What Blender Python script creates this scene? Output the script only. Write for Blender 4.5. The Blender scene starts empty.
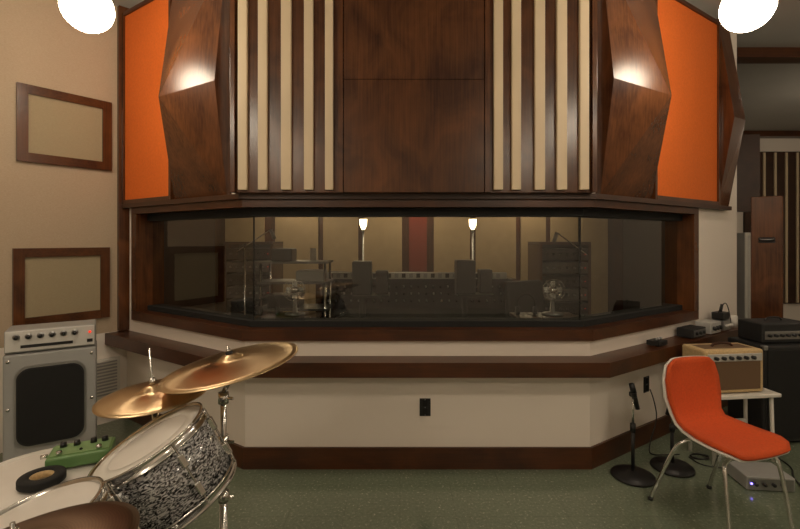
import bpy, bmesh, math, random
from mathutils import Vector, Matrix
random.seed(3)
sc = bpy.context.scene
sc.view_settings.view_transform = 'Standard'

# ---------------------------------------------------------------- materials
def _nodes(name):
    m = bpy.data.materials.new(name); m.use_nodes = True
    nt = m.node_tree; b = nt.nodes['Principled BSDF']
    return m, nt, b
def plain(name, col, rough=0.5, metal=0.0, var=0.12, scale=8.0, bump=0.0, bscale=200, coat=0.0, emit=None, es=0):
    m, nt, b = _nodes(name)
    tc = nt.nodes.new('ShaderNodeTexCoord')
    n = nt.nodes.new('ShaderNodeTexNoise'); n.inputs['Scale'].default_value = scale; n.inputs['Detail'].default_value = 4
    nt.links.new(tc.outputs['Object'], n.inputs['Vector'])
    r = nt.nodes.new('ShaderNodeValToRGB')
    r.color_ramp.elements[0].position = .3; r.color_ramp.elements[1].position = .7
    r.color_ramp.elements[0].color = (*[c*(1-var) for c in col], 1)
    r.color_ramp.elements[1].color = (*[min(1, c*(1+var)) for c in col], 1)
    nt.links.new(n.outputs['Fac'], r.inputs['Fac']); nt.links.new(r.outputs['Color'], b.inputs['Base Color'])
    b.inputs['Roughness'].default_value = rough; b.inputs['Metallic'].default_value = metal
    b.inputs['Coat Weight'].default_value = coat
    if bump:
        n2 = nt.nodes.new('ShaderNodeTexNoise'); n2.inputs['Scale'].default_value = bscale; n2.inputs['Detail'].default_value = 2
        nt.links.new(tc.outputs['Object'], n2.inputs['Vector'])
        bp = nt.nodes.new('ShaderNodeBump'); bp.inputs['Strength'].default_value = bump; bp.inputs['Distance'].default_value = .002
        nt.links.new(n2.outputs['Fac'], bp.inputs['Height']); nt.links.new(bp.outputs['Normal'], b.inputs['Normal'])
    if emit:
        b.inputs['Emission Color'].default_value = (*emit, 1); b.inputs['Emission Strength'].default_value = es
    return m
def wood(name, dark, mid, axis='Z', rough=0.25):
    m, nt, b = _nodes(name)
    tc = nt.nodes.new('ShaderNodeTexCoord')
    def noise(sl, sx, det, dist=0):
        mp = nt.nodes.new('ShaderNodeMapping'); s = [sx]*3; s['XYZ'.index(axis)] = sl
        mp.inputs['Scale'].default_value = s
        nt.links.new(tc.outputs['Object'], mp.inputs['Vector'])
        n = nt.nodes.new('ShaderNodeTexNoise'); n.inputs['Scale'].default_value = 1; n.inputs['Detail'].default_value = det
        n.inputs['Distortion'].default_value = dist
        nt.links.new(mp.outputs['Vector'], n.inputs['Vector']); return n
    a = noise(3.0, 4.4, 6, .8); c = noise(3, 85, 3)
    mx = nt.nodes.new('ShaderNodeMath'); mx.operation = 'MULTIPLY_ADD'; mx.inputs[1].default_value = .34
    nt.links.new(c.outputs['Fac'], mx.inputs[0])
    sc2 = nt.nodes.new('ShaderNodeMath'); sc2.operation = 'MULTIPLY'; sc2.inputs[1].default_value = .66
    nt.links.new(a.outputs['Fac'], sc2.inputs[0]); nt.links.new(sc2.outputs[0], mx.inputs[2])
    r = nt.nodes.new('ShaderNodeValToRGB')
    r.color_ramp.elements[0].position = .34; r.color_ramp.elements[0].color = (*dark, 1)
    r.color_ramp.elements[1].position = .68; r.color_ramp.elements[1].color = (*mid, 1)
    nt.links.new(mx.outputs[0], r.inputs['Fac']); nt.links.new(r.outputs['Color'], b.inputs['Base Color'])
    b.inputs['Roughness'].default_value = rough
    b.inputs['Specular IOR Level'].default_value = .5
    return m
DK = (.040, .0125, .0045); MD = (.138, .048, .015)
woodV = wood('walnut_vertical', DK, MD, 'Z')
woodX = wood('walnut_horizontal', (.034, .0105, .004), (.100, .032, .010), 'X', .33)
woodY = wood('walnut_depth', DK, MD, 'Y')
woodC = wood('walnut_center_panel', (.038, .012, .0042), (.132, .046, .0145), 'Z', .25)
woodD = wood('walnut_dark_edge', (.03, .011, .005), (.06, .022, .009), 'X', .4)
paint = plain('cream_paint', (.86, .78, .70), .6, var=.015, scale=2)
ceilm = plain('ceiling_paint', (.40, .38, .35), .8, var=.03, scale=2)
slatc = plain('cream_slat', (.66, .53, .36), .5, var=.04, scale=3)
orange = plain('orange_fabric', (.70, .140, .012), .9, var=.06, scale=60, bump=.5, bscale=500)
seato = plain('orange_upholstery', (.64, .082, .012), .85, var=.08, scale=90, bump=.5, bscale=500)
black = plain('black_plastic', (.012, .012, .013), .4, var=.1)
blackm = plain('black_matte', (.008, .008, .008), .8, var=.1)
tolex = plain('black_tolex', (.015, .015, .016), .55, bump=.6, bscale=300)
chrome = plain('chrome', (.75, .74, .72), .18, 1.0, var=.03)
steel = plain('steel', (.4, .4, .4), .35, .9, var=.05)
dsteel = plain('dark_steel', (.12, .12, .12), .4, .7, var=.05)
greym = plain('grey_enamel', (.36, .36, .35), .45, var=.05)
silver = plain('silver_panel', (.62, .61, .58), .4, .3, var=.04)
white = plain('white_plastic', (.75, .72, .66), .45, var=.03)
head = plain('drum_head', (.74, .70, .65), .5, var=.06, scale=5)
green = plain('green_enamel', (.13, .26, .09), .4, var=.08)
tweed = plain('tan_tweed', (.60, .43, .22), .8, var=.15, scale=120, bump=.4, bscale=400)
browng = plain('brown_grille', (.16, .095, .05), .85, var=.3, scale=200, bump=.4, bscale=400)
red = plain('red_led', (.6, .02, .01), .4, emit=(1, .05, .02), es=1)
blue = plain('blue_led', (.1, .1, .8), .4, emit=(.2, .15, 1), es=6)
redpanel = plain('rust_fabric', (.28, .035, .015), .85, var=.1, scale=30)
tanpanel = plain('tan_acoustic_fabric', (.54, .41, .25), .9, var=.06, scale=10)
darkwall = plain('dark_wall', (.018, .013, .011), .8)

def fabric(name, c1, c2, rough=.9):
    m, nt, b = _nodes(name)
    tc = nt.nodes.new('ShaderNodeTexCoord')
    mp = nt.nodes.new('ShaderNodeMapping'); mp.inputs['Scale'].default_value = (90, 90, 320)
    n = nt.nodes.new('ShaderNodeTexNoise'); n.inputs['Scale'].default_value = 1; n.inputs['Detail'].default_value = 3
    nt.links.new(tc.outputs['Object'], mp.inputs['Vector']); nt.links.new(mp.outputs['Vector'], n.inputs['Vector'])
    r = nt.nodes.new('ShaderNodeValToRGB'); r.color_ramp.elements[0].position = .35; r.color_ramp.elements[1].position = .65
    r.color_ramp.elements[0].color = (*c1, 1); r.color_ramp.elements[1].color = (*c2, 1)
    nt.links.new(n.outputs['Fac'], r.inputs['Fac']); nt.links.new(r.outputs['Color'], b.inputs['Base Color'])
    b.inputs['Roughness'].default_value = rough
    bp = nt.nodes.new('ShaderNodeBump'); bp.inputs['Strength'].default_value = .12; bp.inputs['Distance'].default_value = .002
    nt.links.new(n.outputs['Fac'], bp.inputs['Height']); nt.links.new(bp.outputs['Normal'], b.inputs['Normal'])
    return m
burlap = fabric('beige_wall_fabric', (.44, .34, .235), (.49, .385, .275))
burlap2 = fabric('tan_panel_fabric', (.34, .275, .17), (.38, .31, .195))

def floor_mat():
    m, nt, b = _nodes('green_linoleum_tile')
    tc = nt.nodes.new('ShaderNodeTexCoord')
    n = nt.nodes.new('ShaderNodeTexNoise'); n.inputs['Scale'].default_value = 60; n.inputs['Detail'].default_value = 6; n.inputs['Roughness'].default_value = .7
    n3 = nt.nodes.new('ShaderNodeTexNoise'); n3.inputs['Scale'].default_value = 2.5
    br = nt.nodes.new('ShaderNodeTexBrick'); br.offset = 0; br.inputs['Scale'].default_value = 1
    br.inputs['Brick Width'].default_value = .305; br.inputs['Row Height'].default_value = .305; br.inputs['Mortar Size'].default_value = .0012
    br.inputs['Color1'].default_value = (1, 1, 1, 1); br.inputs['Color2'].default_value = (.95, .95, .95, 1); br.inputs['Mortar'].default_value = (.72, .72, .72, 1)
    for q in (n, n3, br): nt.links.new(tc.outputs['Object'], q.inputs['Vector'])
    r = nt.nodes.new('ShaderNodeValToRGB')
    r.color_ramp.elements[0].position = .30; r.color_ramp.elements[0].color = (.125, .155, .105, 1)
    r.color_ramp.elements[1].position = .60; r.color_ramp.elements[1].color = (.185, .22, .155, 1)
    e = r.color_ramp.elements.new(.67); e.color = (.46, .48, .38, 1)
    mx = nt.nodes.new('ShaderNodeMixRGB'); mx.blend_type = 'MULTIPLY'; mx.inputs[0].default_value = 1
    nt.links.new(n.outputs['Fac'], r.inputs['Fac']); nt.links.new(r.outputs['Color'], mx.inputs[1]); nt.links.new(br.outputs['Color'], mx.inputs[2])
    nt.links.new(mx.outputs[0], b.inputs['Base Color'])
    rr = nt.nodes.new('ShaderNodeMapRange'); rr.inputs['To Min'].default_value = .06; rr.inputs['To Max'].default_value = .18
    nt.links.new(n3.outputs['Fac'], rr.inputs['Value']); nt.links.new(rr.outputs[0], b.inputs['Roughness'])
    b.inputs['Specular IOR Level'].default_value = .7
    return m
floorm = floor_mat()

def glass_mat():
    m = bpy.data.materials.new('studio_glass'); m.use_nodes = True; nt = m.node_tree; nt.nodes.clear()
    o = nt.nodes.new('ShaderNodeOutputMaterial'); mx = nt.nodes.new('ShaderNodeMixShader')
    t = nt.nodes.new('ShaderNodeBsdfTransparent'); t.inputs['Color'].default_value = (.87, .88, .86, 1)
    g = nt.nodes.new('ShaderNodeBsdfGlossy'); g.inputs['Roughness'].default_value = .01; g.inputs['Color'].default_value = (.9, .9, .9, 1)
    f = nt.nodes.new('ShaderNodeFresnel'); f.inputs['IOR'].default_value = 1.9
    ge = nt.nodes.new('ShaderNodeNewGeometry')
    k = nt.nodes.new('ShaderNodeMath'); k.operation = 'SUBTRACT'; k.inputs[0].default_value = 1
    mu = nt.nodes.new('ShaderNodeMath'); mu.operation = 'MULTIPLY'
    nt.links.new(ge.outputs['Backfacing'], k.inputs[1]); nt.links.new(k.outputs[0], mu.inputs[0]); nt.links.new(f.outputs[0], mu.inputs[1])
    nt.links.new(mu.outputs[0], mx.inputs[0]); nt.links.new(t.outputs[0], mx.inputs[1]); nt.links.new(g.outputs[0], mx.inputs[2])
    nt.links.new(mx.outputs[0], o.inputs[0]); return m
glass = glass_mat()

def pearl():
    m, nt, b = _nodes('black_oyster_pearl')
    tc = nt.nodes.new('ShaderNodeTexCoord'); mp = nt.nodes.new('ShaderNodeMapping'); mp.inputs['Scale'].default_value = (45, 45, 120)
    n = nt.nodes.new('ShaderNodeTexNoise'); n.inputs['Scale'].default_value = 1; n.inputs['Detail'].default_value = 3; n.inputs['Distortion'].default_value = 2.5
    nt.links.new(tc.outputs['Object'], mp.inputs['Vector']); nt.links.new(mp.outputs['Vector'], n.inputs['Vector'])
    r = nt.nodes.new('ShaderNodeValToRGB'); r.color_ramp.elements[0].position = .46; r.color_ramp.elements[0].color = (.010, .010, .012, 1)
    r.color_ramp.elements[1].position = .58; r.color_ramp.elements[1].color = (.60, .60, .60, 1)
    nt.links.new(n.outputs['Fac'], r.inputs['Fac']); nt.links.new(r.outputs['Color'], b.inputs['Base Color'])
    b.inputs['Roughness'].default_value = .25; b.inputs['Coat Weight'].default_value = .5
    return m
pearlm = pearl()

def bronze(name, c1, c2, rough):
    m, nt, b = _nodes(name)
    tc = nt.nodes.new('ShaderNodeTexCoord')
    w = nt.nodes.new('ShaderNodeTexWave'); w.wave_type = 'RINGS'; w.rings_direction = 'Z'
    w.inputs['Scale'].default_value = 60; w.inputs['Distortion'].default_value = 1.2; w.inputs['Detail'].default_value = 3
    nt.links.new(tc.outputs['Object'], w.inputs['Vector'])
    r = nt.nodes.new('ShaderNodeValToRGB'); r.color_ramp.elements[0].color = (*c1, 1); r.color_ramp.elements[1].color = (*c2, 1)
    nt.links.new(w.outputs['Fac'], r.inputs['Fac']); nt.links.new(r.outputs['Color'], b.inputs['Base Color'])
    b.inputs['Metallic'].default_value = 1; b.inputs['Roughness'].default_value = rough
    b.inputs['Anisotropic'].default_value = .75
    tg = nt.nodes.new('ShaderNodeTangent'); tg.direction_type = 'RADIAL'; tg.axis = 'Z'
    nt.links.new(tg.outputs[0], b.inputs['Tangent'])
    bp = nt.nodes.new('ShaderNodeBump'); bp.inputs['Strength'].default_value = .06; bp.inputs['Distance'].default_value = .001
    nt.links.new(w.outputs['Fac'], bp.inputs['Height']); nt.links.new(bp.outputs['Normal'], b.inputs['Normal'])
    return m
bronzem = bronze('cymbal_bronze', (.54, .38, .21), (.82, .62, .38), .30)
bronzed = bronze('cymbal_dark_bronze', (.11, .065, .04), (.15, .09, .055), .38)

def lampm(name, col, s):
    m = bpy.data.materials.new(name); m.use_nodes = True; nt = m.node_tree; nt.nodes.clear()
    o = nt.nodes.new('ShaderNodeOutputMaterial'); e = nt.nodes.new('ShaderNodeEmission')
    e.inputs[0].default_value = (*col, 1); e.inputs[1].default_value = s
    nt.links.new(e.outputs[0], o.inputs[0]); return m
globem = lampm('opal_globe_glow', (1, .835, .63), 42)
shadem = lampm('lamp_shade_glow', (1, .74, .42), 9)
ctrlfillm = lampm('control_room_fill_glow', (1, .76, .47), 50)  # glow of the added fill lights in the control room

# ---------------------------------------------------------------- mesh builder
class M:
    def __init__(s, name): s.name = name; s.bm = bmesh.new(); s.mats = []; s.X = Matrix()
    def _add(s, t, mat, smooth):
        if mat not in s.mats: s.mats.append(mat)
        i = s.mats.index(mat)
        bmesh.ops.recalc_face_normals(t, faces=t.faces)
        for f in t.faces: f.material_index = i; f.smooth = smooth
        t.transform(s.X)
        me = bpy.data.meshes.new('t'); t.to_mesh(me); t.free(); s.bm.from_mesh(me); bpy.data.meshes.remove(me)
    def box(s, c, d, mat, rot=None, bev=0.0):
        t = bmesh.new(); bmesh.ops.create_cube(t, size=1)
        t.transform(Matrix.Diagonal((*d, 1)))
        if bev: bmesh.ops.bevel(t, geom=t.edges[:], offset=bev, segments=2, affect='EDGES', profile=.5)
        R = Matrix()
        if rot is not None: R = (Matrix.Rotation(rot[2], 4, 'Z') @ Matrix.Rotation(rot[1], 4, 'Y') @ Matrix.Rotation(rot[0], 4, 'X'))
        t.transform(Matrix.Translation(c) @ R); s._add(t, mat, False)
    def bb(s, x0, x1, y0, y1, z0, z1, mat, bev=0.0):
        s.box(((x0+x1)/2, (y0+y1)/2, (z0+z1)/2), (abs(x1-x0), abs(y1-y0), abs(z1-z0)), mat, None, bev)
    def cyl(s, a, b, r, mat, r2=None, seg=20):
        a = Vector(a); b = Vector(b); v = b-a; t = bmesh.new()
        bmesh.ops.create_cone(t, cap_ends=True, segments=seg, radius1=r, radius2=r if r2 is None else r2, depth=v.length)
        t.transform(Matrix.Translation((a+b)/2) @ v.to_track_quat('Z', 'Y').to_matrix().to_4x4())
        s._add(t, mat, seg > 8)
    def sph(s, c, r, mat, sz=1.0):
        t = bmesh.new(); bmesh.ops.create_uvsphere(t, u_segments=32, v_segments=18, radius=r)
        t.transform(Matrix.Translation(c) @ Matrix.Diagonal((1, 1, sz, 1))); s._add(t, mat, True)
    def lathe(s, prof, mat, seg=48, smooth=True, close=False):
        t = bmesh.new(); rings = []
        for r, z in prof:
            if r < 1e-5: rings.append([t.verts.new((0, 0, z))])
            else: rings.append([t.verts.new((r*math.cos(2*math.pi*i/seg), r*math.sin(2*math.pi*i/seg), z)) for i in range(seg)])
        prs = list(zip(rings, rings[1:]))
        if close: prs.append((rings[-1], rings[0]))
        for A, B in prs:
            for i in range(seg):
                j = (i+1) % seg
                if len(A) == 1 and len(B) == 1: continue
                if len(A) == 1: t.faces.new((A[0], B[i], B[j]))
                elif len(B) == 1: t.faces.new((A[i], A[j], B[0]))
                else: t.faces.new((A[i], A[j], B[j], B[i]))
        s._add(t, mat, smooth)
    def prism(s, pts, z0, z1, mat):
        t = bmesh.new()
        A = [t.verts.new((p[0], p[1], z0)) for p in pts]; B = [t.verts.new((p[0], p[1], z1)) for p in pts]
        n = len(pts)
        for i in range(n): t.faces.new((A[i], A[(i+1) % n], B[(i+1) % n], B[i]))
        t.faces.new(A[::-1]); t.faces.new(B); s._add(t, mat, False)
    def poly(s, verts, faces, mat, smooth=False):
        t = bmesh.new(); V = [t.verts.new(v) for v in verts]
        for f in faces: t.faces.new([V[i] for i in f])
        s._add(t, mat, smooth)
    def tube(s, pts, r, mat, seg=10, smoothn=0):
        P = [Vector(p) for p in pts]
        for _ in range(smoothn):
            Q = [P[0]]
            for a, b in zip(P, P[1:]): Q += [a*.75+b*.25, a*.25+b*.75]
            Q.append(P[-1]); P = Q
        t = bmesh.new(); rings = []; up = Vector((0, 0, 1)); prev = None
        for i, p in enumerate(P):
            d = (P[min(i+1, len(P)-1)]-P[max(i-1, 0)]).normalized()
            if prev is None:
                a = d.cross(up)
                if a.length < 1e-3: a = d.cross(Vector((1, 0, 0)))
            else: a = prev - d*prev.dot(d)
            a.normalize(); prev = a; b = d.cross(a)
            rings.append([t.verts.new(p+a*r*math.cos(2*math.pi*k/seg)+b*r*math.sin(2*math.pi*k/seg)) for k in range(seg)])
        for A, B in zip(rings, rings[1:]):
            for k in range(seg): t.faces.new((A[k], A[(k+1) % seg], B[(k+1) % seg], B[k]))
        t.faces.new(rings[0][::-1]); t.faces.new(rings[-1]); s._add(t, mat, True)
    def done(s, mw=None):
        me = bpy.data.meshes.new(s.name); s.bm.to_mesh(me); s.bm.free()
        for m in s.mats: me.materials.append(m)
        o = bpy.data.objects.new(s.name, me); sc.collection.objects.link(o)
        if mw is not None: o.matrix_world = mw
        return o
def place(x, y, z, rz=0): return Matrix.Translation((x, y, z)) @ Matrix.Rotation(rz, 4, 'Z')
def along(c, axis): return Matrix.Translation(c) @ Vector(axis).normalized().to_track_quat('Z', 'Y').to_matrix().to_4x4()

# ---------------------------------------------------------------- bay geometry
LC = Vector((-1.02, 2.96)); RC = Vector((1.25, 2.96))
DL = Vector((-.834, .552)); DR = Vector((.834, .552))
NL = Vector((-.552, -.834)); NR = Vector((.552, -.834))
LT, RT = 1.556, 2.295
K = math.tan(math.radians(33.5)/2)
def L(t, d=0): return LC + DL*t + NL*d
def R(t, d=0): return RC + DR*t + NR*d
def path(d, tl, tr): return [L(tl, d), Vector((LC.x-K*d, LC.y-d)), Vector((RC.x+K*d, RC.y-d)), R(tr, d)]
def strip(m, d0, d1, z0, z1, mat, tl=LT, tr=RT, mats=None):
    a = path(d0, tl, tr); b = path(d1, tl, tr)
    for i in range(3):
        m.prism([a[i], a[i+1], b[i+1], b[i]], z0, z1, mat if mats is None else mats[i])
WT = 1.42; WR = 1.459
CH = 3.45
m = M('wall_bay')
strip(m, -.22, 0, 0, .86, paint)
strip(m, -.22, 0, 1.74, CH, paint)
m.prism([L(WT, 0), L(LT, 0), L(LT, -.22), L(WT, -.22)], .86, 1.74, paint)
m.prism([R(WR, 0), R(RT, 0), R(RT, -.22), R(WR, -.22)], .86, 1.74, paint)
m.done()
m = M('baseboard_bay'); strip(m, .001, .018, .0, .14, woodX); m.done()
m = M('ledge_shelf'); strip(m, .002, .17, .645, .738, woodX, LT, 2.06); m.done()
m = M('window_frame')
strip(m, -.20, .03, .842, .915, woodX, WT, WR)
strip(m, -.20, .03, 1.715, 1.765, woodX, WT, WR)
strip(m, -.20, -.06, .915, .955, blackm, WT-.07, WR-.07)
strip(m, -.20, -.06, 1.66, 1.715, blackm, WT-.07, WR-.07)
for P, T in ((L, WT), (R, WR)):
    m.prism([P(T-.08, .03), P(T, .03), P(T, -.20), P(T-.08, -.20)], .915, 1.715, woodV)
m.done()
m = M('window_1')
def pane(a, b, th=.008):
    d = (b-a).normalized(); n = Vector((d.y, -d.x))
    m.prism([a, b, b-n*th, a-n*th], .955, 1.66, glass)
pp = path(-.10, WT-.085, WR-.085)
pane(pp[0], pp[1]-Vector((.010, -.0066))); pane(pp[1], pp[2]); pane(pp[2]+Vector((.010, .0066)), pp[3])
for q in (pp[1]-Vector((.005, -.006)), pp[2]+Vector((.005, .006))):
    m.cyl((q.x, q.y, .955), (q.x, q.y, 1.66), .0055, blackm, seg=10)
m.done()

m = M('trim_upper_band'); strip(m, .001, .06, 1.766, 1.80, woodD, LT-.02, 2.02); m.done()
Yf = 2.82
def sx(px, Y=Yf): return (px-400)*Y/450
zb, zt = 1.80, CH-.02
m = M('wood_wall_panel')
m.bb(sx(343)+.003, sx(485)-.003, Yf+.005, 2.955, zb, 2.5085, woodC, .0015)
m.bb(sx(343)+.003, sx(485)-.003, Yf+.005, 2.955, 2.511, zt, woodC, .0015)
m.done()
for nm, x0, x1, bars in (('slatted_acoustic_panel', 230, 343, [(238, 247), (258, 267), (281, 291), (304, 313), (325, 333)]),
                         ('slatted_acoustic_panel', 485, 597, [(494, 503), (512, 521), (535, 545), (557, 567), (580, 589)])):
    m = M(nm)
    m.bb(sx(x0), sx(x1), 2.845, 2.955, zb, zt, woodV, .002)
    m.bb(sx(x0), sx(x0)+.03, 2.815, 2.845, zb, zt, woodV, .002); m.bb(sx(x1)-.03, sx(x1), 2.815, 2.845, zb, zt, woodV, .002)
    for a, b in bars: m.bb(sx(a), sx(b), Yf-.005, 2.845, zb+.015, zt, slatc, .003)
    m.done()
def diffuser(name, P, ta, tb, pa, pb, tr, za, zr):
    m = M(name)
    d1 = .035
    v = []
    for t, tt, pr, z in ((ta, ta, pa, za), (tb, tr, pb, zr)):
        b0 = P(t, .001); f = P(t, d1); rg = P(tt, pr)
        v += [(b0.x, b0.y, zb), (f.x, f.y, zb), (rg.x, rg.y, z), (f.x, f.y, zt), (b0.x, b0.y, zt)]
    F = [(0, 1, 2), (0, 2, 4), (2, 3, 4), (7, 6, 5), (9, 7, 5), (9, 8, 7), (0, 5, 6, 1), (1, 6, 7), (1, 7, 2), (2, 7, 3), (7, 8, 3), (3, 8, 9, 4), (4, 9, 5, 0)]
    m.poly(v, F, woodV)
    m.done()
diffuser('angled_wood_diffuser', L, .14, .77, .13, .30, .50, 2.54, 2.45)
diffuser('angled_wood_diffuser', R, .06, .70, .13, .30, .44, 2.54, 2.45)
diffuser('angled_wood_diffuser', R, 1.80, 2.02, .16, .17, 2.0, 2.545, 2.545)
def orange_panel(P, ta, tb):
    m = M('orange_acoustic_panel')
    def seg(a, b, d0, d1, z0, z1, mt): m.prism([P(a, d0), P(b, d0), P(b, d1), P(a, d1)], z0, z1, mt)
    w = .03
    seg(ta, ta+w, .001, .06, zb, CH-.06, woodV); seg(tb-w, tb, .001, .06, zb, CH-.06, woodV)
    seg(ta+w, tb-w, .001, .06, zb, zb+w, woodX); seg(ta+w, tb-w, .001, .06, CH-.06-w, CH-.06, woodX)
    seg(ta+w, tb-w, .001, .045, zb+w, CH-.06-w, orange)
    m.done()
orange_panel(L, .78, 1.52)
orange_panel(R, .71, 1.79)

# ---------------------------------------------------------------- room shell
m = M('floor'); m.bb(-4.6, 7.8, -3.2, 9, -.05, 0, floorm); m.done()
m = M('ceiling'); m.bb(-4.6, 7.8, -3.2, 9, CH, CH+.06, ceilm); m.done()
C0 = L(LT, 0); UL = Vector((-.6, -.8)); NW = Vector((.8, -.6))
def W(u, d=0): return C0 + UL*u + NW*d
m = M('wall_left')
m.prism([W(-.15, 0), W(3.4, 0), W(3.4, -.15), W(-.15, -.15)], 0, .74, paint)
m.prism([W(-.15, 0), W(3.4, 0), W(3.4, -.15), W(-.15, -.15)], .74, CH, burlap)
e = W(3.4)
m.bb(e.x-.15, e.x, -3.2, e.y+.02, 0, CH, burlap)
m.done()
m = M('wall_back'); m.bb(-4.6, 7.8, -3.2, -3.05, 0, CH, paint); m.done()
m = M('wall_right'); m.bb(7.6, 7.75, -3.05, 8.2, 0, CH, paint); m.done()
m = M('wall_far'); m.bb(3.2, 7.6, 8.2, 8.35, 0, CH, paint); m.done()
m = M('trim_corner_post'); m.prism([W(.0, .001), W(.075, .001), W(.075, .04), W(.0, .05)], .745, CH-.001, woodV); m.done()
m = M('trim_ceiling_beam'); m.bb(3.3, 7.58, 4.55, 4.72, CH-.10, CH-.001, woodX); m.done()
m = M('trim_ceiling_beam'); m.bb(3.8, 7.58, 8.02, 8.19, CH-.10, CH-.001, woodX); m.done()
def framed(u0, u1, z0, z1):
    m = M('framed_fabric_panel'); w = .065
    def seg(a, b, d1, q0, q1, mt): m.prism([W(a, .001), W(b, .001), W(b, d1), W(a, d1)], q0, q1, mt)
    seg(u0, u0+w, .03, z0, z1, woodV); seg(u1-w, u1, .03, z0, z1, woodV)
    seg(u0+w, u1-w, .03, z0, z0+w, woodY); seg(u0+w, u1-w, .03, z1-w, z1, woodY)
    seg(u0+w, u1-w, .012, z0+w, z1-w, burlap2); m.done()
framed(.125, .735, 2.07, 2.63)
framed(.14, .755, .87, 1.44)
m = M('wall_vent_grille')
m.prism([W(.06, .001), W(.26, .001), W(.26, .02), W(.06, .02)], .20, .53, white)
for i in range(11):
    z = .235+i*.026
    m.prism([W(.085, .02), W(.235, .02), W(.235, .028), W(.085, .028)], z, z+.012, steel)
m.done()
m = M('slatted_acoustic_panel')
m.bb(6.25, 7.55, 8.14, 8.195, .35, 3.1, woodD)
for i in range(6): m.bb(6.36+i*.2, 6.40+i*.2, 8.12, 8.14, .37, 3.08, slatc)
m.done()
m = M('angled_wood_diffuser')
m.prism([(4.46, 6.0), (4.76, 5.95), (4.76, 6.1), (4.46, 6.2)], 1.88, 2.9, woodD)
m.cyl((4.6, 6.08, 2.9), (4.6, 6.08, CH), .015, steel); m.done()

# ---------------------------------------------------------------- control room
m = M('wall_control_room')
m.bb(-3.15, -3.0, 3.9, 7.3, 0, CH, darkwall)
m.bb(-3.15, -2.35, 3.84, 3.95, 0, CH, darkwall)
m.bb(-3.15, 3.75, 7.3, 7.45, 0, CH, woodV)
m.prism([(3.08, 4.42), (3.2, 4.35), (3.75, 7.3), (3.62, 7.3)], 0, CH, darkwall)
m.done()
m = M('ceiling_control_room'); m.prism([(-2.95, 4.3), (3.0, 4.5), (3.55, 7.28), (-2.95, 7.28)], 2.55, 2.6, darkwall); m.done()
s7 = 7.25/450
m = M('acoustic_wall_panels')
for a, b, mt in ((225, 264, tanpanel), (275, 318, tanpanel), (323, 358, tanpanel), (364, 402, tanpanel), (409, 427, redpanel), (434, 470, tanpanel), (476, 516, tanpanel), (521, 546, tanpanel), (551, 578, tanpanel), (582, 608, tanpanel)):
    m.bb((a-400)*s7, (b-400)*s7, 7.25, 7.295, .3, 2.3, mt, .004)
m.done()
for x in (-.53, 1.05):
    m = M('floor_lamp')
    m.lathe([(0, 0), (.14, 0), (.14, .015), (.02, .03), (.012, .05), (.012, 1.62), (0, 1.62)], steel, 24)
    m.lathe([(.02, 1.65), (.05, 1.71), (.055, 1.80), (.05, 1.80), (.0, 1.66)], shadem, 24)
    m.cyl((0, 0, 1.6), (0, 0, 1.66), .02, steel)
    m.done(place(x, 6.5, 0))
m = M('mixing_console')
m.poly([(-.8, 4.6, .70), (1.15, 4.6, .70), (1.15, 5.4, .70), (-.8, 5.4, .70), (-.8, 4.6, .80), (1.15, 4.6, .80), (1.15, 4.85, 1.08), (-.8, 4.85, 1.08), (1.15, 5.4, .84), (-.8, 5.4, .84)],
       [(0, 1, 2, 3), (0, 4, 5, 1), (4, 7, 6, 5), (7, 9, 8, 6), (9, 3, 2, 8), (0, 3, 9, 7, 4), (1, 5, 6, 8, 2)], black)
m.bb(-.8, 1.15, 4.84, 4.92, 1.08, 1.15, silver, .005)
for i in range(24):
    m.bb(-.76+i*.078, -.72+i*.078, 4.832, 4.84, 1.095, 1.14, (black, steel)[i % 2])
for i in range(24):
    for j in range(3): m.cyl((-.74+i*.078, 4.66+j*.06, .862+j*.067), (-.74+i*.078, 4.65+j*.06, .88+j*.067), .010, (silver, steel, black)[(i+j) % 3], seg=8)
for x in (-.7, 1.05): m.bb(x-.04, x+.04, 4.75, 5.3, 0, .70, woodV)
m.bb(-.86, -.80, 4.58, 5.42, .62, 1.1, woodV, .01); m.bb(1.15, 1.21, 4.58, 5.42, .62, 1.1, woodV, .01)
m.done()
for x, zz in ((-.36, 1.14), (.62, 1.15)):
    m = M('studio_monitor_speaker')
    m.box((0, 0, zz), (.18, .18, .32), black, None, .01); m.box((.19, 0, zz-.04), (.12, .15, .22), black, None, .01)
    m.X = Matrix.Translation((0, .09, zz-.05)) @ Matrix.Rotation(-math.pi/2, 4, 'X')
    m.lathe([(0, .0), (.03, .005), (.065, .012), (.072, .012), (.072, 0)], steel, 24); m.X = Matrix()
    m.cyl((0, 0, .02), (0, 0, zz-.17), .03, black); m.box((0, 0, .01), (.3, .3, .02), black); m.box((.09, 0, zz-.17), (.34, .2, .02), black)
    m.done(place(x, 4.30, 0))
for x, y in ((-1.72, 5.3), (1.80, 5.1)):
    m = M('equipment_rack')
    m.bb(-.28, -.25, -.2, .25, .0, 1.45, woodV); m.bb(.25, .28, -.2, .25, 0, 1.45, woodV)
    m.bb(-.28, .28, -.2, .25, 1.45, 1.48, woodX); m.bb(-.25, .25, .2, .25, .05, 1.45, black)
    for k in range(9):
        z = .1+k*.148
        m.bb(-.25, .25, -.19, .18, z, z+.12, (black, dsteel, black, dsteel)[k % 4], .004)
        for j in range(6): m.cyl((-.2+j*.075, -.19, z+.06), (-.2+j*.075, -.215, z+.06), .012, (dsteel, steel)[k % 2], seg=12)
        m.sph((.22, -.192, z+.06), .005, red)
    m.done(place(x, y, 0))
m = M('gear_shelf')
for x in (-.3, .3):
    for y in (-.15, .15): m.cyl((x, y, 0), (x, y, 1.3), .012, chrome)
for z in (.5, .85, 1.1, 1.29): m.box((0, 0, z), (.66, .36, .02), dsteel)
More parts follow.
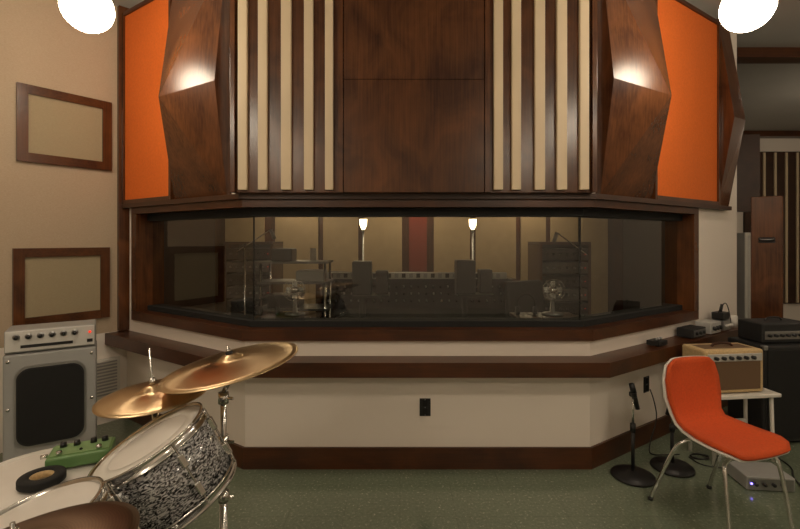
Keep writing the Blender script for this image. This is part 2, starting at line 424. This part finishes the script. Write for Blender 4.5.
m.box((-.1, 0, .92), (.3, .25, .12), black, None, .01); m.box((.15, 0, 1.16), (.26, .25, .1), greym, None, .01)
m.box((-.12, 0, 1.36), (.2, .2, .12), black, None, .01); m.cyl((.16, 0, 1.3), (.16, 0, 1.42), .03, white)
m.box((.05, 0, .56), (.4, .25, .1), woodX, None, .01)
m.done(place(-1.0, 4.35, 0))
def office_chair(x, y, rz):
    m = M('office_chair')
    for k in range(5):
        a = k*2*math.pi/5; m.cyl((0, 0, .09), (.28*math.cos(a), .28*math.sin(a), .06), .016, black)
        m.sph((.28*math.cos(a), .28*math.sin(a), .03), .03, black)
    m.cyl((0, 0, .08), (0, 0, .45), .025, chrome)
    m.box((0, 0, .48), (.48, .46, .08), tolex, None, .03)
    m.box((0, .24, .86), (.44, .07, .5), tolex, (-.12, 0, 0), .03)
    m.box((0, .27, .55), (.06, .04, .3), steel)
    for q in (-.27, .27):
        m.box((q, 0, .68), (.05, .28, .03), black, None, .01); m.cyl((q, .05, .46), (q, .05, .67), .014, black)
    m.done(place(x, y, 0, rz))
office_chair(1.3, 4.12, .4)
office_chair(.15, 5.85, 3.1)
office_chair(-.60, 5.85, 2.7)
def boom(x, y, h, dx):
    m = M('boom_microphone_stand')
    m.lathe([(0, 0), (.12, 0), (.12, .015), (.02, .03), (0, .03)], black, 24)
    m.cyl((0, 0, .02), (0, 0, h), .009, chrome, seg=10); m.cyl((-dx*.3, 0, h-.06), (dx, 0, h+.15), .006, chrome, seg=8)
    m.cyl((dx, 0, h+.15), (dx*1.15, 0, h+.06), .018, steel); m.sph((0, 0, h), .02, black)
    m.done(place(x, y, 0))
boom(-1.5, 4.35, 1.45, .25); boom(1.72, 4.3, 1.42, -.22)
def fan(x, y, z):
    m = M('table_fan')
    m.lathe([(0, 0), (.08, 0), (.08, .015), (.02, .025), (.012, .13), (0, .13)], steel, 24)
    m.X = Matrix.Translation((0, -.03, .20)) @ Matrix.Rotation(math.pi/2, 4, 'X')
    for rr0 in (.035, .06, .085): m.lathe([(rr0, 0), (rr0+.004, 0), (rr0+.004, .004), (rr0, .004)], chrome, 32, close=True)
    m.cyl((0, 0, -.05), (0, 0, .01), .028, chrome)
    for k in range(8):
        a = k*math.pi/4; m.cyl((0, 0, .003), (.087*math.cos(a), .087*math.sin(a), .003), .002, chrome, seg=6)
    for k in range(4):
        a = k*math.pi/2; m.box((.04*math.cos(a), .04*math.sin(a), -.02), (.06, .04, .003), silver, (.3, 0, a))
    m.X = Matrix(); m.cyl((0, 0, .12), (0, 0, .20), .010, steel); m.done(place(x, y, z))
for x in (-.90, 1.16):
    m = M('gear_table'); m.box((0, 0, .885), (.5, .3, .03), woodX, None, .005)
    for qx in (-.22, .22):
        for qy in (-.12, .12): m.cyl((qx, qy, 0), (qx, qy, .87), .012, steel)
    m.done(place(x, 3.6, 0))
    fan(x+.06, 3.6, .902)
    m = M('headphones')
    for q in (-.07, .07): m.cyl((q-.012, 0, .035), (q+.012, 0, .035), .035, black)
    m.tube([(-.07, 0, .05), (-.07, 0, .13), (0, 0, .18), (.07, 0, .13), (.07, 0, .05)], .008, black, 8, 2)
    m.done(place(x-.15, 3.6, .902))

# ---------------------------------------------------------------- lamps
def globe(x, y, z=2.79, r=.13):
    m = M('globe_pendant_lamp')
    m.sph((0, 0, 0), r, globem)
    m.cyl((0, 0, r*.96), (0, 0, r+.05), .05, chrome); m.cyl((0, 0, r+.05), (0, 0, CH-z-.02), .008, chrome)
    m.cyl((0, 0, CH-z-.03), (0, 0, CH-z-.001), .06, chrome)
    m.done(place(x, y, z))
globe(-1.75, 2.52, 2.80); globe(1.93, 2.5, 2.795)
globe(-1.75, .6, 2.79, .15); globe(1.93, .6, 2.79, .15)  # out-of-view globes, added to put more light on the bay wall
globe(-1.75, -1.3, 2.79, .15); globe(1.93, -1.3, 2.79, .15); globe(5.6, 1.6, 2.79, .13); globe(5.9, 5.2, 2.79, .10)  # unseen globes behind camera and far right, added to brighten the room
for x in (-1.6, .2, 2.0):
    m = M('added_fill_light_control_room')  # unseen fill light above the window view, added to brighten the control room
    m.cyl((0, 0, 0), (0, 0, .05), .12, ctrlfillm); m.cyl((0, 0, .05), (0, 0, .059), .13, steel)
    m.done(place(x, 6.7, 2.49))

# ---------------------------------------------------------------- outlets
def outlet(P, t, d, z, nm='wall_outlet'):
    if P is None: mw = Matrix.Translation((t, 2.96-d, z))
    else:
        p = P(t, d); mw = Matrix.Translation((p.x, p.y, z)) @ Matrix.Rotation(math.atan2(DR.y, DR.x), 4, 'Z')
    m = M(nm); m.box((0, -.003, 0), (.072, .006, .116), black, None, .002)
    for q in (-.028, .028): m.box((0, -.008, q), (.034, .005, .04), blackm, None, .002)
    for q in (-.05, 0, .05): m.cyl((0, -.006, q), (0, -.008, q), .003, steel, seg=8)
    m.done(mw)
outlet(None, .165, .001, .402); outlet(R, .69, .001, .43)

# ---------------------------------------------------------------- left guitar amp
m = M('guitar_amplifier')
w, d = .47, .24
m.bb(-w/2, w/2, 0, d, .10, .80, greym, .012)
m.bb(-w/2+.005, w/2-.005, .01, d, .805, .945, greym, .01)
m.box((0, .006, .878), (w-.02, .012, .125), silver, (-.06, 0, 0), .003)
for i in range(6):
    x = -.17+i*.058
    m.cyl((x, .0, .905), (x, -.025, .903), .012, black, .010, 16); m.cyl((x, -.002, .905), (x, -.006, .905), .018, steel, seg=20)
m.box((-.02, -.004, .845), (.26, .004, .018), black)
m.sph((.2, -.006, .90), .008, red)
m.box((.2, -.004, .845), (.03, .006, .02), black)
pts = []
for cx, cz, a0 in ((.10, .64, 0), (-.10, .64, 90), (-.10, .30, 180), (.10, .30, 270)):
    for k in range(9):
        a = math.radians(a0+k*90/8); pts.append((cx+.07*math.cos(a), cz+.07*math.sin(a)))
def rr(scale, y, mat, th):
    cx, cz = 0, .47
    q = [(cx+(p[0]-cx)*scale, cz+(p[1]-cz)*scale) for p in pts]
    m.X = Matrix(((1, 0, 0, 0), (0, 0, 1, 0), (0, 1, 0, 0), (0, 0, 0, 1)))
    m.prism(q, y-th, y, mat); m.X = Matrix()
rr(1.06, .0, steel, .008); rr(1.0, -.004, black, .008); rr(.96, -.010, blackm, .004)
for x in (-.21, .21):
    for z in (.14, .47, .76): m.cyl((x, 0, z), (x, -.006, z), .010, chrome, seg=14)
for x in (-.18, .18):
    for y in (.04, .20): m.cyl((x, y, 0), (x, y, .10), .02, black)
m.done(place(-2.20, 2.84, 0, math.radians(33)))

# ---------------------------------------------------------------- drums
def drum_parts(m, Rr, dp, nl=8, hoop=chrome, top=head):
    m.lathe([(Rr-.006, 0), (Rr-.006, -dp), (Rr, -dp), (Rr, 0)], pearlm, 64, close=True)
    m.lathe([(0, .004), (Rr*.97, .004), (Rr+.001, 0), (Rr+.001, -.006), (0, -.002)], top, 64)
    m.lathe([(0, -dp-.004), (Rr, -dp-.002), (Rr, -dp), (0, -dp)], top, 64)
    for z0, s in ((0, 1), (-dp, -1)):
        m.lathe([(Rr+.001, z0+s*.010), (Rr+.010, z0+s*.010), (Rr+.008, z0+s*.006), (Rr+.008, z0-s*.014), (Rr+.012, z0-s*.015), (Rr+.012, z0-s*.020), (Rr+.002, z0-s*.020)], hoop, 64, close=True)
    for k in range(nl):
        a = 2*math.pi*(k+.5)/nl; c, sn = math.cos(a), math.sin(a)
        m.cyl(((Rr+.011)*c, (Rr+.011)*sn, .004), ((Rr+.011)*c, (Rr+.011)*sn, -dp), .003, chrome, seg=8)
        for zz in (-.055, -dp+.055):
            m.box(((Rr+.008)*c, (Rr+.008)*sn, zz), (.020, .018, .045), chrome, (0, 0, a), .004)
m = M('rack_tom_drum'); drum_parts(m, .165, .21, 6)
m.lathe([(.161, .0045), (.118, .0045), (.118, .0055), (.161, .0055)], white, 64, close=True)
m.done(along((-.78, 1.40, .872), (-.42, -.17, .89)))
m = M('snare_drum'); drum_parts(m, .165, .14, 8)
sc0 = (-.875, 1.03, .835); sa = (-.28, -.08, .95); m.X = along(sc0, sa).inverted()
m.cyl((-.84, 1.05, .10), (-.84, 1.05, .66), .011, chrome)
for k in range(3):
    a = 2+2*math.pi*k/3
    m.cyl((-.84, 1.05, .22), (-.84+.15*math.cos(a), 1.05+.15*math.sin(a), .008), .007, chrome)
    m.cyl((-.84, 1.05, .62), (-.84+.14*math.cos(a), 1.05+.14*math.sin(a), .68), .006, chrome)
m.X = Matrix()
m.done(along(sc0, sa))
m = M('floor_tom_drum'); drum_parts(m, .205, .38, 8, white)
for k in range(3):
    a = 2*math.pi*k/3+.6; x, y = .235*math.cos(a), .235*math.sin(a)
    m.cyl((x, y, -.71), (x, y, -.15), .007, chrome); m.box((x*.95, y*.95, -.22), (.03, .03, .05), chrome, (0, 0, a), .004)
m.done(place(-1.20, 1.50, .71))
m = M('bass_drum')
m.X = Matrix.Translation((-.46, 1.06, .30)) @ Matrix.Rotation(math.pi/2, 4, 'Y') @ Matrix.Translation((0, 0, .2))
m.lathe([(.27, 0), (.27, -.4), (.277, -.4), (.277, 0)], pearlm, 64, close=True)
m.lathe([(0, 0), (.275, 0), (.275, -.004), (0, -.004)], head, 64); m.lathe([(0, -.4), (.275, -.4), (.275, -.396), (0, -.396)], head, 64)
for z in (0, -.4): m.lathe([(.278, z-.02), (.293, z-.02), (.293, z+.02), (.278, z+.02)], black, 64, close=True)
m.X = Matrix()
m.cyl((-.55, 1.12, .56), (-.66, 1.32, .69), .012, chrome)
m.cyl((-.62, 1.24, .0), (-.62, 1.20, .5), .007, chrome); m.cyl((-.62, .84, 0), (-.62, .90, .5), .007, chrome)
m.done()
def cym(m, Rr, mat, z=0, flip=1):
    p = [(0.006, .026), (.015, .026), (.03, .021), (.042, .012), (.05, .008)]
    n = 8
    for i in range(1, n+1):
        f = i/n; p.append((.05+(Rr-.05)*f, .008-.022*f**1.6))
    q = [(r, zz-.0022) for r, zz in reversed(p)]
    m.lathe([(r, z+flip*zz) for r, zz in p+q], mat, 96, close=True)
def tripod(m, x, y, h=.3, r=.25, a0=.3):
    for k in range(3):
        a = a0+2*math.pi*k/3
        m.cyl((x, y, h), (x+r*math.cos(a), y+r*math.sin(a), .012), .007, chrome); m.sph((x+r*math.cos(a), y+r*math.sin(a), .012), .012, black)
        m.cyl((x, y, h*.45), (x+r*.5*math.cos(a), y+r*.5*math.sin(a), h*.5), .005, chrome)
def cym_on_stand(nm, c, axis, Rr, mat, px, py, a0=.5):
    c = Vector(c); ax = Vector(axis).normalized()
    m = M(nm); cym(m, Rr, mat)
    inv = along(c, axis).inverted()
    m.cyl((0, 0, -.05), (0, 0, .055), .004, chrome, seg=10); m.cyl((0, 0, .024), (0, 0, .034), .013, black); m.cyl((0, 0, .034), (0, 0, .044), .008, chrome)
    m.cyl((0, 0, -.03), (0, 0, .0), .014, black)
    m.X = inv
    b = c-ax*.05
    m.sph(b, .016, chrome)
    m.cyl(b, (px, py, c.z-.12), .009, chrome); m.cyl((px, py, c.z-.12), (px, py, .55), .011, chrome)
    m.cyl((px, py, .55), (px, py, .06), .014, chrome)
    for zz in (.55, c.z-.14, c.z-.3): m.cyl((px, py, zz-.02), (px, py, zz+.02), .019, chrome); m.cyl((px, py, zz), (px+.04, py-.01, zz), .006, chrome, seg=8)
    tripod(m, px, py, .35, .2, a0); m.done(along(c, axis))
cym_on_stand('crash_cymbal', (-.625, 1.66, 1.055), (-.18, -.06, .98), .245, bronzem, -.655, 1.67)
cym_on_stand('ride_cymbal', (-.665, .78, .955), (-.14, .02, .98), .185, bronzed, -.84, .66, 1.2)
m = M('hi_hat_cymbals')
cym(m, .187, bronzem, .0, 1); cym(m, .187, bronzem, -.030, -1)
m.cyl((0, 0, -.85), (0, 0, .16), .004, chrome, seg=10); m.cyl((0, 0, .025), (0, 0, .05), .010, chrome); m.cyl((0, 0, -.88), (0, 0, -.07), .011, chrome)
m.cyl((0, 0, -.07), (0, 0, -.05), .025, black)
for k in range(3):
    a = 1.2+2*math.pi*k/3; m.cyl((0, 0, -.62), (.18*math.cos(a), .18*math.sin(a), -.93), .007, chrome)
m.box((-.02, -.16, -.925), (.08, .26, .012), chrome, (.06, 0, 0), .004)
m.done(place(-.905, 1.65, .945) @ Matrix.Rotation(math.radians(-3), 4, 'Y') @ Matrix.Rotation(math.radians(3), 4, 'X'))

m = M('effects_pedal')
m.box((0, 0, .02), (.19, .12, .04), green, None, .006)
m.box((0, .005, .041), (.17, .095, .003), plain('pedal_face', (.20, .34, .14), .4))
for x in (-.06, -.02, .03, .065): m.cyl((x, .03, .042), (x, .03, .058), .011, black, .009, 14)
for x in (-.06, .055): m.cyl((x, -.035, .042), (x, -.035, .054), .009, chrome, seg=14)
m.sph((0, -.02, .044), .005, blackm)
for x in (-.103,): m.cyl((x, .02, .022), (x-.02, .02, .022), .007, chrome)
m.done(place(-1.13, 1.60, .722, .45))
m = M('tape_roll')
m.lathe([(.032, 0), (.062, 0), (.064, .003), (.064, .021), (.062, .024), (.032, .024)], blackm, 48, close=True)
m.lathe([(.029, .001), (.032, .001), (.032, .023), (.029, .023)], tweed, 48, close=True)
m.done(place(-1.15, 1.445, .722))

# ---------------------------------------------------------------- chair
m = M('orange_shell_chair')
prof = [(-.252, .835, .13), (-.252, .80, .170), (-.245, .72, .195), (-.230, .62, .195), (-.210, .53, .175), (-.170, .475, .175), (-.10, .458, .195), (-.01, .450, .212), (.07, .450, .220), (.13, .451, .218), (.165, .446, .20), (.188, .430, .16)]
def shell(scale, off, th, mat, lift):
    nv = 12; n = len(prof)
    V = []; F = []
    for side in (0, 1):
        for i, (f, z, hw) in enumerate(prof):
            a = prof[max(i-1, 0)]; b = prof[min(i+1, n-1)]
            t = Vector((b[0]-a[0], b[1]-a[1])).normalized(); nn = Vector((-t.y, t.x))
            if nn.y < 0 and i > 5: nn = -nn
            if nn.x < 0 and i <= 5: nn = -nn
            for j in range(nv+1):
                v = -1+2*j/nv
                cup = .03*abs(v)**2.5
                o = off-(th if side else 0)+cup
                V.append((v*hw*scale, f+nn.x*o, z+nn.y*o))
    c = nv+1; N = n*c
    for i in range(n-1):
        for j in range(nv):
            a = i*c+j; F.append((a, a+1, a+c+1, a+c)); F.append((N+a, N+a+c, N+a+c+1, N+a+1))
    for j in range(nv):
        F.append((j, N+j, N+j+1, j+1)); e = (n-1)*c+j; F.append((e, e+1, N+e+1, N+e))
    for i in range(n-1):
        a = i*c; F.append((a, a+c, N+a+c, N+a)); a = i*c+nv; F.append((a, N+a, N+a+c, a+c))
    m.poly(V, F, mat, True)
shell(1.05, -.006, .010, white, 0)
shell(.975, .018, .022, seato, 0)
for sxx in (-1, 1):
    m.tube([(sxx*.10, .11, .415), (sxx*.17, .12, .40), (sxx*.19, .14, .36), (sxx*.215, .19, .008)], .0105, chrome, 10, 2)
    m.tube([(sxx*.10, -.10, .43), (sxx*.16, -.12, .41), (sxx*.19, -.16, .36), (sxx*.225, -.29, .008)], .0105, chrome, 10, 2)
    m.cyl((sxx*.12, -.11, .42), (sxx*.12, .12, .415), .01, chrome)
    m.cyl((sxx*.215, .19, 0), (sxx*.215, .19, .015), .015, black); m.cyl((sxx*.225, -.29, 0), (sxx*.225, -.29, .015), .015, black)
m.cyl((-.12, .11, .415), (.12, .11, .415), .01, chrome); m.cyl((-.12, -.1, .425), (.12, -.1, .425), .01, chrome)
o = m.done()
o.matrix_world = place(1.735, 2.39, 0, math.atan2(-.95, .27)-math.pi/2) @ Matrix.Diagonal((.97, .97, .98, 1))

# ---------------------------------------------------------------- right side gear
def micstand(x, y, h, dx):
    m = M('microphone_stand')
    m.lathe([(0, 0), (.125, 0), (.13, .006), (.125, .018), (.05, .026), (.02, .04), (0, .04)], black, 40)
    m.cyl((0, 0, .03), (0, 0, h*.6), .011, black); m.cyl((0, 0, h*.6), (0, 0, h), .007, chrome)
    m.cyl((0, 0, h*.55), (0, 0, h*.65), .017, black)
    m.box((0, 0, h), (.03, .05, .03), black, None, .006)
    m.cyl((dx, 0, h-.09), (dx*.2, 0, h+.01), .014, black); m.cyl((dx*.2, -.0, h+.01), (-dx*.3, 0, h+.07), .018, black, .016)
    m.done(place(x, y, 0))
micstand(1.475, 2.85, .52, .03)
micstand(1.79, 2.96, .44, -.03)
m = M('side_table')
m.box((0, 0, .455), (.50, .28, .025), white, None, .006)
for x in (-.21, .21):
    for y in (-.10, .10): m.cyl((x*1.05, y*1.05, 0), (x, y, .445), .012, white)
m.box((0, .10, .2), (.44, .015, .02), white)
m.done(place(2.30, 3.13, 0, .12))
m = M('tweed_guitar_amplifier')
m.box((0, 0, .15), (.44, .21, .29), tweed, None, .015)
m.box((0, -.106, .125), (.38, .008, .19), browng, None, .003)
m.box((0, -.108, .245), (.40, .012, .05), silver, None, .003)
for i in range(6):
    m.cyl((-.15+i*.055, -.113, .245), (-.15+i*.055, -.135, .245), .012, black, seg=14)
m.box((0, 0, .293), (.36, .12, .006), browng)
m.tube([(-.08, 0, .294), (-.06, 0, .318), (.06, 0, .318), (.08, 0, .294)], .009, woodX, 8, 2)
for x in (-.18, .18): m.cyl((x, 0, -.0), (x, 0, .01), .015, black)
m.done(place(2.23, 3.12, .4685, .12))
m = M('speaker_cabinet')
m.box((0, 0, .375), (.62, .32, .71), tolex, None, .015)
m.box((0, -.162, .375), (.55, .006, .64), blackm, None, .003)
for x in (-.29, .29):
    for z in (.035, .715): m.box((x, -.15, z), (.035, .035, .035), steel, None, .006)
for x in (-.25, .25):
    for y in (-.12, .12): m.cyl((x, y, 0), (x, y, .022), .02, black)
m.done(place(2.93, 3.46, 0, .1))
m = M('amplifier_head')
m.box((0, 0, .075), (.40, .22, .15), tolex, None, .012)
m.box((0, -.111, .06), (.36, .005, .06), steel, None, .002)
for i in range(7): m.cyl((-.15+i*.05, -.112, .06), (-.15+i*.05, -.132, .06), .011, black, seg=12)
m.tube([(-.07, 0, .15), (-.05, 0, .175), (.05, 0, .175), (.07, 0, .15)], .007, black, 8, 2)
m.done(place(2.87, 3.46, .732, .1))
m = M('wooden_speaker_cabinet')
m.box((0, 0, .97), (.23, .24, 1.86), woodV, None, .008)
m.box((0, -.122, 1.50), (.12, .006, .05), blackm); m.tube([(-.05, -.125, 1.51), (-.04, -.15, 1.505), (.04, -.15, 1.505), (.05, -.125, 1.51)], .006, steel, 8, 1)
m.box((0, 0, .02), (.2, .2, .04), black)
m.done(place(3.42, 4.20, 0, -.66))
m = M('storage_cabinet')
m.box((0, 0, .80), (.36, .4, 1.56), white, None, .01); m.box((0, -.202, 1.1), (.3, .006, .9), silver, None, .002); m.box((0, -.202, .35), (.3, .006, .5), silver, None, .002)
m.box((.11, -.215, .9), (.015, .02, .12), steel); m.box((0, 0, .01), (.3, .3, .02), black)
m.done(place(3.86, 5.0, 0))
m = M('power_conditioner')
m.box((0, 0, .045), (.27, .2, .08), greym, None, .006); m.box((0, -.101, .045), (.25, .004, .06), steel)
for i in range(4): m.cyl((-.09+i*.05, -.102, .045), (-.09+i*.05, -.12, .045), .01, black, seg=12)
m.sph((-.11, -.104, .045), .006, blue)
for x in (-.11, .11):
    for y in (-.07, .07): m.cyl((x, y, 0), (x, y, .01), .012, black, seg=10)
m.done(place(2.22, 2.78, 0, -.1))
aR = math.atan2(DR.y, DR.x)
def led(t, d): p = R(t, d); return place(p.x, p.y, .7385, aR)
m = M('direct_box'); m.box((0, 0, .04), (.22, .12, .07), tolex, None, .006); m.box((0, -.061, .04), (.19, .004, .05), steel)
for x in (-.06, 0, .06): m.cyl((x, -.062, .04), (x, -.075, .04), .012, black, seg=12)
for x in (-.07, .07): m.cyl((x, 0, 0), (x, 0, .006), .01, black)
m.done(led(1.20, .085))
m = M('headphone_amplifier'); m.box((0, 0, .05), (.18, .12, .09), silver, None, .006)
for i in range(3): m.cyl((-.05+i*.05, -.06, .05), (-.05+i*.05, -.08, .05), .016, black, seg=14)
m.cyl((.0, 0, 0), (0, 0, .006), .03, black); m.done(led(1.48, .09))
m = M('headphone_amplifier'); m.box((0, 0, .045), (.15, .11, .08), steel, None, .006); m.box((0, 0, .12), (.12, .09, .06), black, None, .005)
m.cyl((0, 0, .15), (.03, 0, .21), .012, black); m.tube([(-.05, 0, .14), (-.07, -.04, .22), (-.02, -.05, .24), (.04, -.05, .16), (.06, -.055, .05)], .004, black, 6, 2)
for i in range(3): m.cyl((-.04+i*.04, -.05, .045), (-.04+i*.04, -.075, .045), .012, white, seg=14)
m.cyl((.0, 0, 0), (0, 0, .006), .03, black); m.done(led(1.71, .09))
m = M('cue_mixer'); m.box((0, 0, .02), (.13, .09, .035), black, None, .006)
for i in range(3): m.cyl((-.035+i*.035, -.01, .037), (-.035+i*.035, -.01, .055), .01, steel, seg=12)
m.done(led(.68, .085))
m = M('coffee_can'); m.lathe([(0, 0), (.035, 0), (.035, .1), (.03, .1), (.03, .005), (0, .005)], white, 24)
m.done(led(1.93, .10))
m = M('cable_tangle')
def loop(cx, cy, r, n, z=.006):
    pts = []
    for i in range(n*10+1):
        a = i*2*math.pi/10; rr_ = r*(.75+.35*random.random()); pts.append((cx+rr_*math.cos(a)*1.3, cy+rr_*math.sin(a)*.8, z+.002*(i % 4)))
    m.tube(pts, .004, black, 6, 2)
loop(2.06, 3.1, .05, 3)
m.tube([(1.99, 3.1, .006), (2.0, 2.98, .006), (2.12, 2.92, .02)], .004, black, 6, 3)
m.done()
p = R(.69, .03)
m = M('power_cable')
m.tube([(p.x, p.y, .40), (p.x+.01, p.y-.03, .34), (p.x+.04, p.y-.03, .2), (p.x-.02, p.y-.05, .06), (p.x-.05, p.y-.08, .006), (1.74, 3.13, .006), (1.85, 3.13, .006), (1.95, 3.14, .006)], .004, black, 6, 3)
m.done()
m = M('power_cable')
m.tube([(2.50, 3.25, .62), (2.58, 3.2, .66), (2.60, 3.2, .5), (2.60, 3.2, .2), (2.59, 3.15, .008), (2.58, 2.95, .008), (2.48, 2.85, .008), (2.42, 2.7, .008)], .004, black, 6, 3)
m.done()

# ---------------------------------------------------------------- world + camera
w = bpy.data.worlds.new('World'); sc.world = w; w.use_nodes = True
w.node_tree.nodes['Background'].inputs[0].default_value = (.02, .016, .012, 1)
cam = bpy.data.cameras.new('Camera'); cam.sensor_width = 36; cam.lens = 20.25; cam.shift_y = -.0306; cam.clip_start = .05
co = bpy.data.objects.new('Camera', cam); sc.collection.objects.link(co)
co.location = (0, 0, 1.5); co.rotation_euler = (math.pi/2, 0, 0); sc.camera = co
